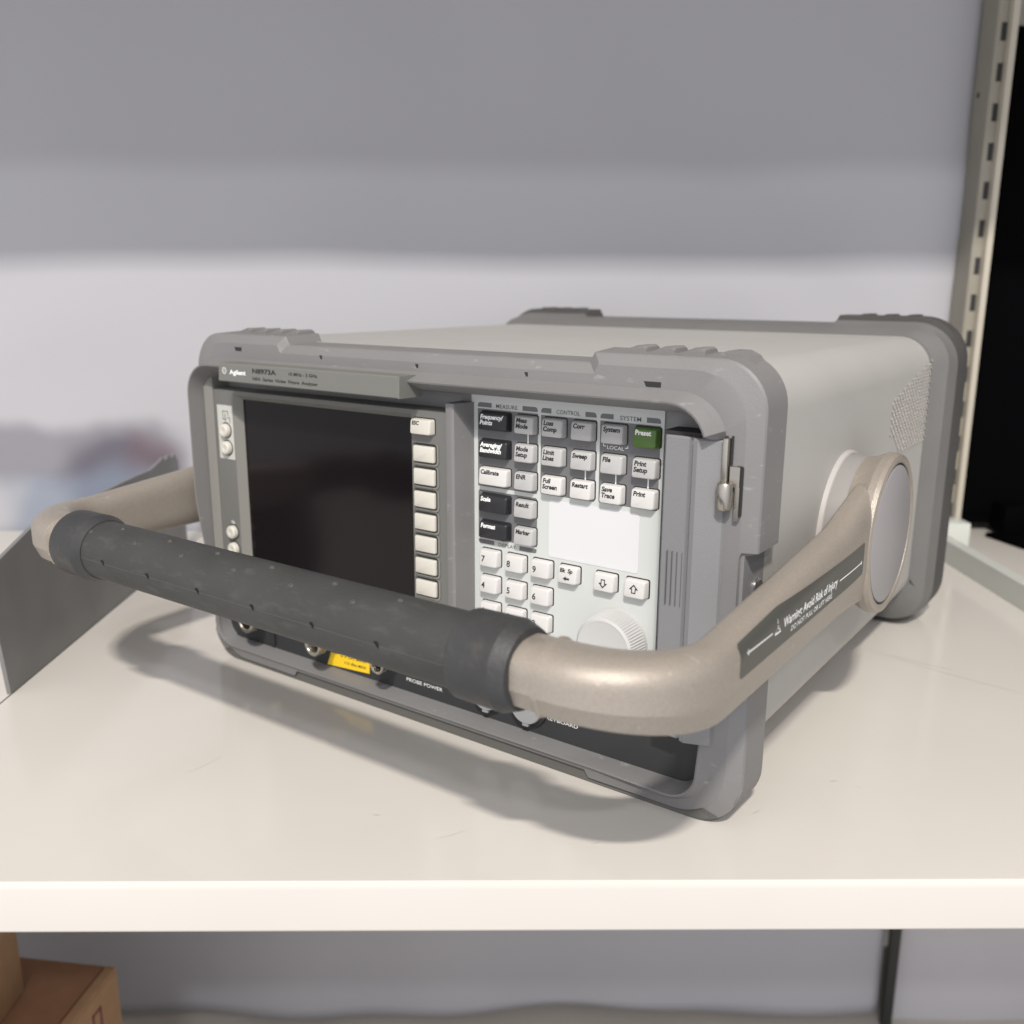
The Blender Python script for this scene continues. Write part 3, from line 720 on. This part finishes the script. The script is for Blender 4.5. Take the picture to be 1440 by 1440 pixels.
# slotted upright
up = link('slotted_upright', None); up.location = (0, 0, 0)
tag(up, 'beige slotted metal upright standing between the fabric backdrop and the black monitor', 'upright')
mb = MB()
mb.loft([[(a, b, z) for a, b in ((432, 930), (432, 901), (433, 900), (441.5, 900), (441.5, 930))] for z in (14, 1100)])
mb.obj('column', M['post'], up, smooth=0)
mb = MB(); mb.loft([[(a, b, z) for a, b in ((441.6, 930), (441.6, 896), (442.2, 893.5), (445, 893), (447.6, 893.6), (448, 896), (448, 930))] for z in (0, 1100)])
mb.obj('edge_strip', M['postl'], up, smooth=30)
mb = MB()
z = 29.0
while z < 1080:
    mb.box(436.2, 441.0, 899.7, 902, z - 7.5, z + 7.5); z += 33.1
mb.obj('slots', M['well'], up, smooth=0)
mb = MB(); mb.box(431.7, 433, 919, 923, 409, 413); mb.obj('bolt_hole', M['well'], up, smooth=0)
mb = MB(); mb.box(414.5, 423, 884, 899, 51, 99); mb.obj('bracket_tab', mat('bracket_paint', (.44, .42, .38), .4), up, bevel=1)
mb = MB(); mb.box(402, 448, 872, 899, -12, 22.5); mb.obj('bracket_foot', M['rail'], up, bevel=1.5)
mb = MB(); mb.loft([[(a, b, z) for a, b in ((439.5, 930), (439.5, 921), (450, 921), (450, 930))] for z in (-700, -30)])  # dark strip built where the cloth leaves only a shadow gap
tag(mb.obj('shadow_gap_strip', M['darkstrip'], None, smooth=0), 'thin dark strip painted in for the shadow gap below the shelf at the right', 'post')
# fabric backdrop behind the shelf
mb = MB(); nx, nz = 150, 120; V = []
for j in range(nz + 1):
    for i in range(nx + 1):
        x = -1000 + i * (1436 / nx); z = -576 + j * (1700 / nz)
        y = 932 + 1.2 * math.sin(x * .011 + z * .0016) + 1.0 * math.sin(x * .027 + 1.3 + z * .004) + 5 * math.exp(-((x - 300 + (z - 240) * .9) / 60) ** 2) * math.exp(-((z - 240) / 120) ** 2)
        y += 3.8 * noise.noise(Vector((x * .0035, z * .006, 3.1))) + 2.4 * noise.noise(Vector((x * .009 + z * .004, z * .011 - x * .003, 7.7)))
        if z < 0: y += 5 * math.sin(x * .013 + .6) * (-z / 576) + 3 * math.sin(x * .031) * (-z / 576)
        zz = z + (3.5 * math.sin(x * .009 + .8) + 1.5 * math.sin(x * .019) if j == 0 else 0)
        V.append((x, y, zz))
F = [(j * (nx + 1) + i, j * (nx + 1) + i + 1, (j + 1) * (nx + 1) + i + 1, (j + 1) * (nx + 1) + i) for j in range(nz) for i in range(nx)]
mb.add(V, F); dp = mb.obj('fabric_backdrop', M['drape'], None, smooth=60)
tag(dp, 'lilac grey cloth backdrop hanging behind the shelf with a blurred purple and blue print at lower left', 'backdrop')
s = dp.modifiers.new('thick', 'SOLIDIFY'); s.thickness = .0012
# side drape lower right
mb = MB(); V = []; nx, nz = 60, 30
for j in range(nz + 1):
    for i in range(nx + 1):
        x = 451 + i * 10; z = -700 + j * 22.6
        V.append((x, 935 + 3 * math.sin(x * .02), z))
mb.add(V, [(j * (nx + 1) + i, j * (nx + 1) + i + 1, (j + 1) * (nx + 1) + i + 1, (j + 1) * (nx + 1) + i) for j in range(nz) for i in range(nx)])
tag(mb.obj('side_panel', M['drape2'], None, smooth=60), 'plain grey panel below the shelf at the far right, past the dark strip of painted shadow', 'panel')
# grey divider on the left
mb = MB()
mb.prism([(535, 0), (530, 36), (536, 82), (582, 92), (700, 91), (760, 90), (790, 89), (812, 92), (822, 94), (826, 90), (834, 94), (842, 90), (850, 92), (858, 84), (866, 20), (868, 0)],
         lambda a, b: (-299, a, b), lambda a, b: (-296.4, a, b))
tag(mb.obj('grey_divider', M['divider'], None, smooth=0), 'dark grey sheet standing on edge on the shelf at the left, behind the handle', 'divider')
# lower shelf, wall
mb = MB(); mb.loft([[(x, a, b) for a, b in ((1060, -590), (300, -590), (300, -615), (1060, -615))] for x in (-1000, 1100)])
tag(mb.obj('lower_shelf', M['lower'], None, smooth=0), 'warm grey lower shelf, the lowest surface in view under the hanging cloth', 'shelf')
mb = MB(); mb.box(-1400, 1500, 1110, 1120, -700, 1500); tag(mb.obj('wall', M['wall'], None, smooth=0), kind='structure')
# monitor at the right
mon = link('monitor', None); mon.location = (.76, .95, 0)
tag(mon, 'large black monitor standing on the right hand shelf at the picture edge', 'monitor')
mb = MB(); mb.box(-300, 320, -12, 22, 6, 474); mb.obj('monitor_casing', M['monitor'], mon, bevel=2)
mb = MB(); mb.box(-288, 308, -13, -12.1, 18, 462); mb.obj('screen', M['monitor'], mon, smooth=0)
mb = MB(); mb.prism([(-275, -35), (-262, -84), (240, -84), (250, -35)], lambda a, b: (a, b, -1.8), lambda a, b: (a, b, 3)); mb.box(-260, -235, -40, -10, 2, 30)
mb.obj('stand_foot', M['monitor'], mon, bevel=.8)
# boxes on the lower shelf
def carton(name, w, d, h, loc, rz, label, prnt):
    r = link(name, None); r.location = [v * MM for v in loc]; r.rotation_euler = (0, 0, rz)
    tag(r, label, 'box', 'cardboard boxes')
    mb = MB(); mb.box(-w, 0, 0, d, 0, h, 0); mb.obj('carton_body', M['cardl'], r, bevel=1.2)
    mb = MB(); mb.box(-w + .5, -11, .5, d - .5, h + .2, h + 2.4); mb.obj('top_flap', M['card'], r, bevel=.5)
    mb = MB(); mb.box(-9.5, -.3, 0.5, d - .5, h + .2, h + 3.0); mb.obj('tape_edge', M['cardl'], r, bevel=.6)
    if prnt:
        mb = MB()
        for y0 in (112, 136, 160):
            for a, b, c, d_ in ((y0, y0 + 13, h - 13, h - 15.5), (y0, y0 + 13, h - 31, h - 33.5), (y0, y0 + 2.5, h - 13, h - 33.5), (y0 + 10.5, y0 + 13, h - 13, h - 33.5)):
                mb.box(.05, .35, a, b, d_, c)
        mb.obj('box_print', M['print'], r, smooth=0)
carton('cardboard_box', 330, 200, 260, (-359, 505, -590), math.radians(-8.5), 'brown cardboard box with dark red print on its side, under the plain one', True)
carton('cardboard_box', 260, 160, 175, (-397, 515, -327), math.radians(-1), 'plain brown cardboard box resting on the printed one at bottom left', False)

# =================================================================== LIGHT, WORLD, CAMERA
w = bpy.data.worlds.new('World'); scene.world = w; w.use_nodes = True
bg = w.node_tree.nodes['Background']; bg.inputs[1].default_value = 1.0
WN = w.node_tree.nodes; WL = w.node_tree.links       # shop surroundings: brighter up, ahead of the shelf and to the left
wt = WN.new('ShaderNodeTexCoord'); wd = WN.new('ShaderNodeVectorMath'); wd.operation = 'DOT_PRODUCT'; wd.inputs[1].default_value = (-.40, -.90, .16)
WL.new(wt.outputs['Generated'], wd.inputs[0])
wr = WN.new('ShaderNodeMapRange'); wr.inputs[1].default_value = -.6; wr.inputs[2].default_value = 1; wr.inputs[3].default_value = .07; wr.inputs[4].default_value = 1.13
WL.new(wd.outputs['Value'], wr.inputs[0])
wc = WN.new('ShaderNodeVectorMath'); wc.operation = 'SCALE'; wc.inputs[0].default_value = (.97, .97, 1.0)
WL.new(wr.outputs[0], wc.inputs['Scale']); WL.new(wc.outputs[0], bg.inputs[0])
def area(name, loc, target, size, power, col, sy=None):
    l = bpy.data.lights.new(name, 'AREA'); l.size = size; l.energy = power; l.color = col
    if sy: l.shape = 'RECTANGLE'; l.size_y = sy
    o = bpy.data.objects.new(name, l); COL.objects.link(o); o.location = loc
    o.rotation_euler = (Vector(target) - Vector(loc)).to_track_quat('-Z', 'Y').to_euler(); return o
area('ceiling_lamp', (-.135, -1.89, 2.60), (0, .55, .1), .26, 118, (1.0, .94, .865), .07)
area('aisle_lamp', (.3, -3.4, 3.30), (0, .6, .2), .5, 44, (.97, .97, 1.0), .12)
cam_d = bpy.data.cameras.new('camera'); cam = bpy.data.objects.new('camera', cam_d); COL.objects.link(cam)
R = Vector((.9999407, -.0101689, .0039038)); U = Vector((-.0014275, .2329645, .9724842)); Fd = Vector((.0107985, .9724321, -.2329362))
mtx = Matrix((R, U, -Fd)).transposed().to_4x4(); mtx.translation = Vector((0, 0, .24204)); cam.matrix_world = mtx
cam_d.sensor_width = 36; cam_d.sensor_fit = 'HORIZONTAL'; cam_d.lens = 33.335; cam_d.clip_start = .01; cam_d.clip_end = 50
cam_d.dof.use_dof = True; cam_d.dof.focus_distance = .452; cam_d.dof.aperture_fstop = 8.8
scene.camera = cam
scene.view_settings.view_transform = 'Standard'; scene.view_settings.look = 'None'
scene.view_settings.exposure = 0; scene.view_settings.gamma = 1; scene.view_settings.use_curve_mapping = False
scene.render.engine = 'CYCLES'
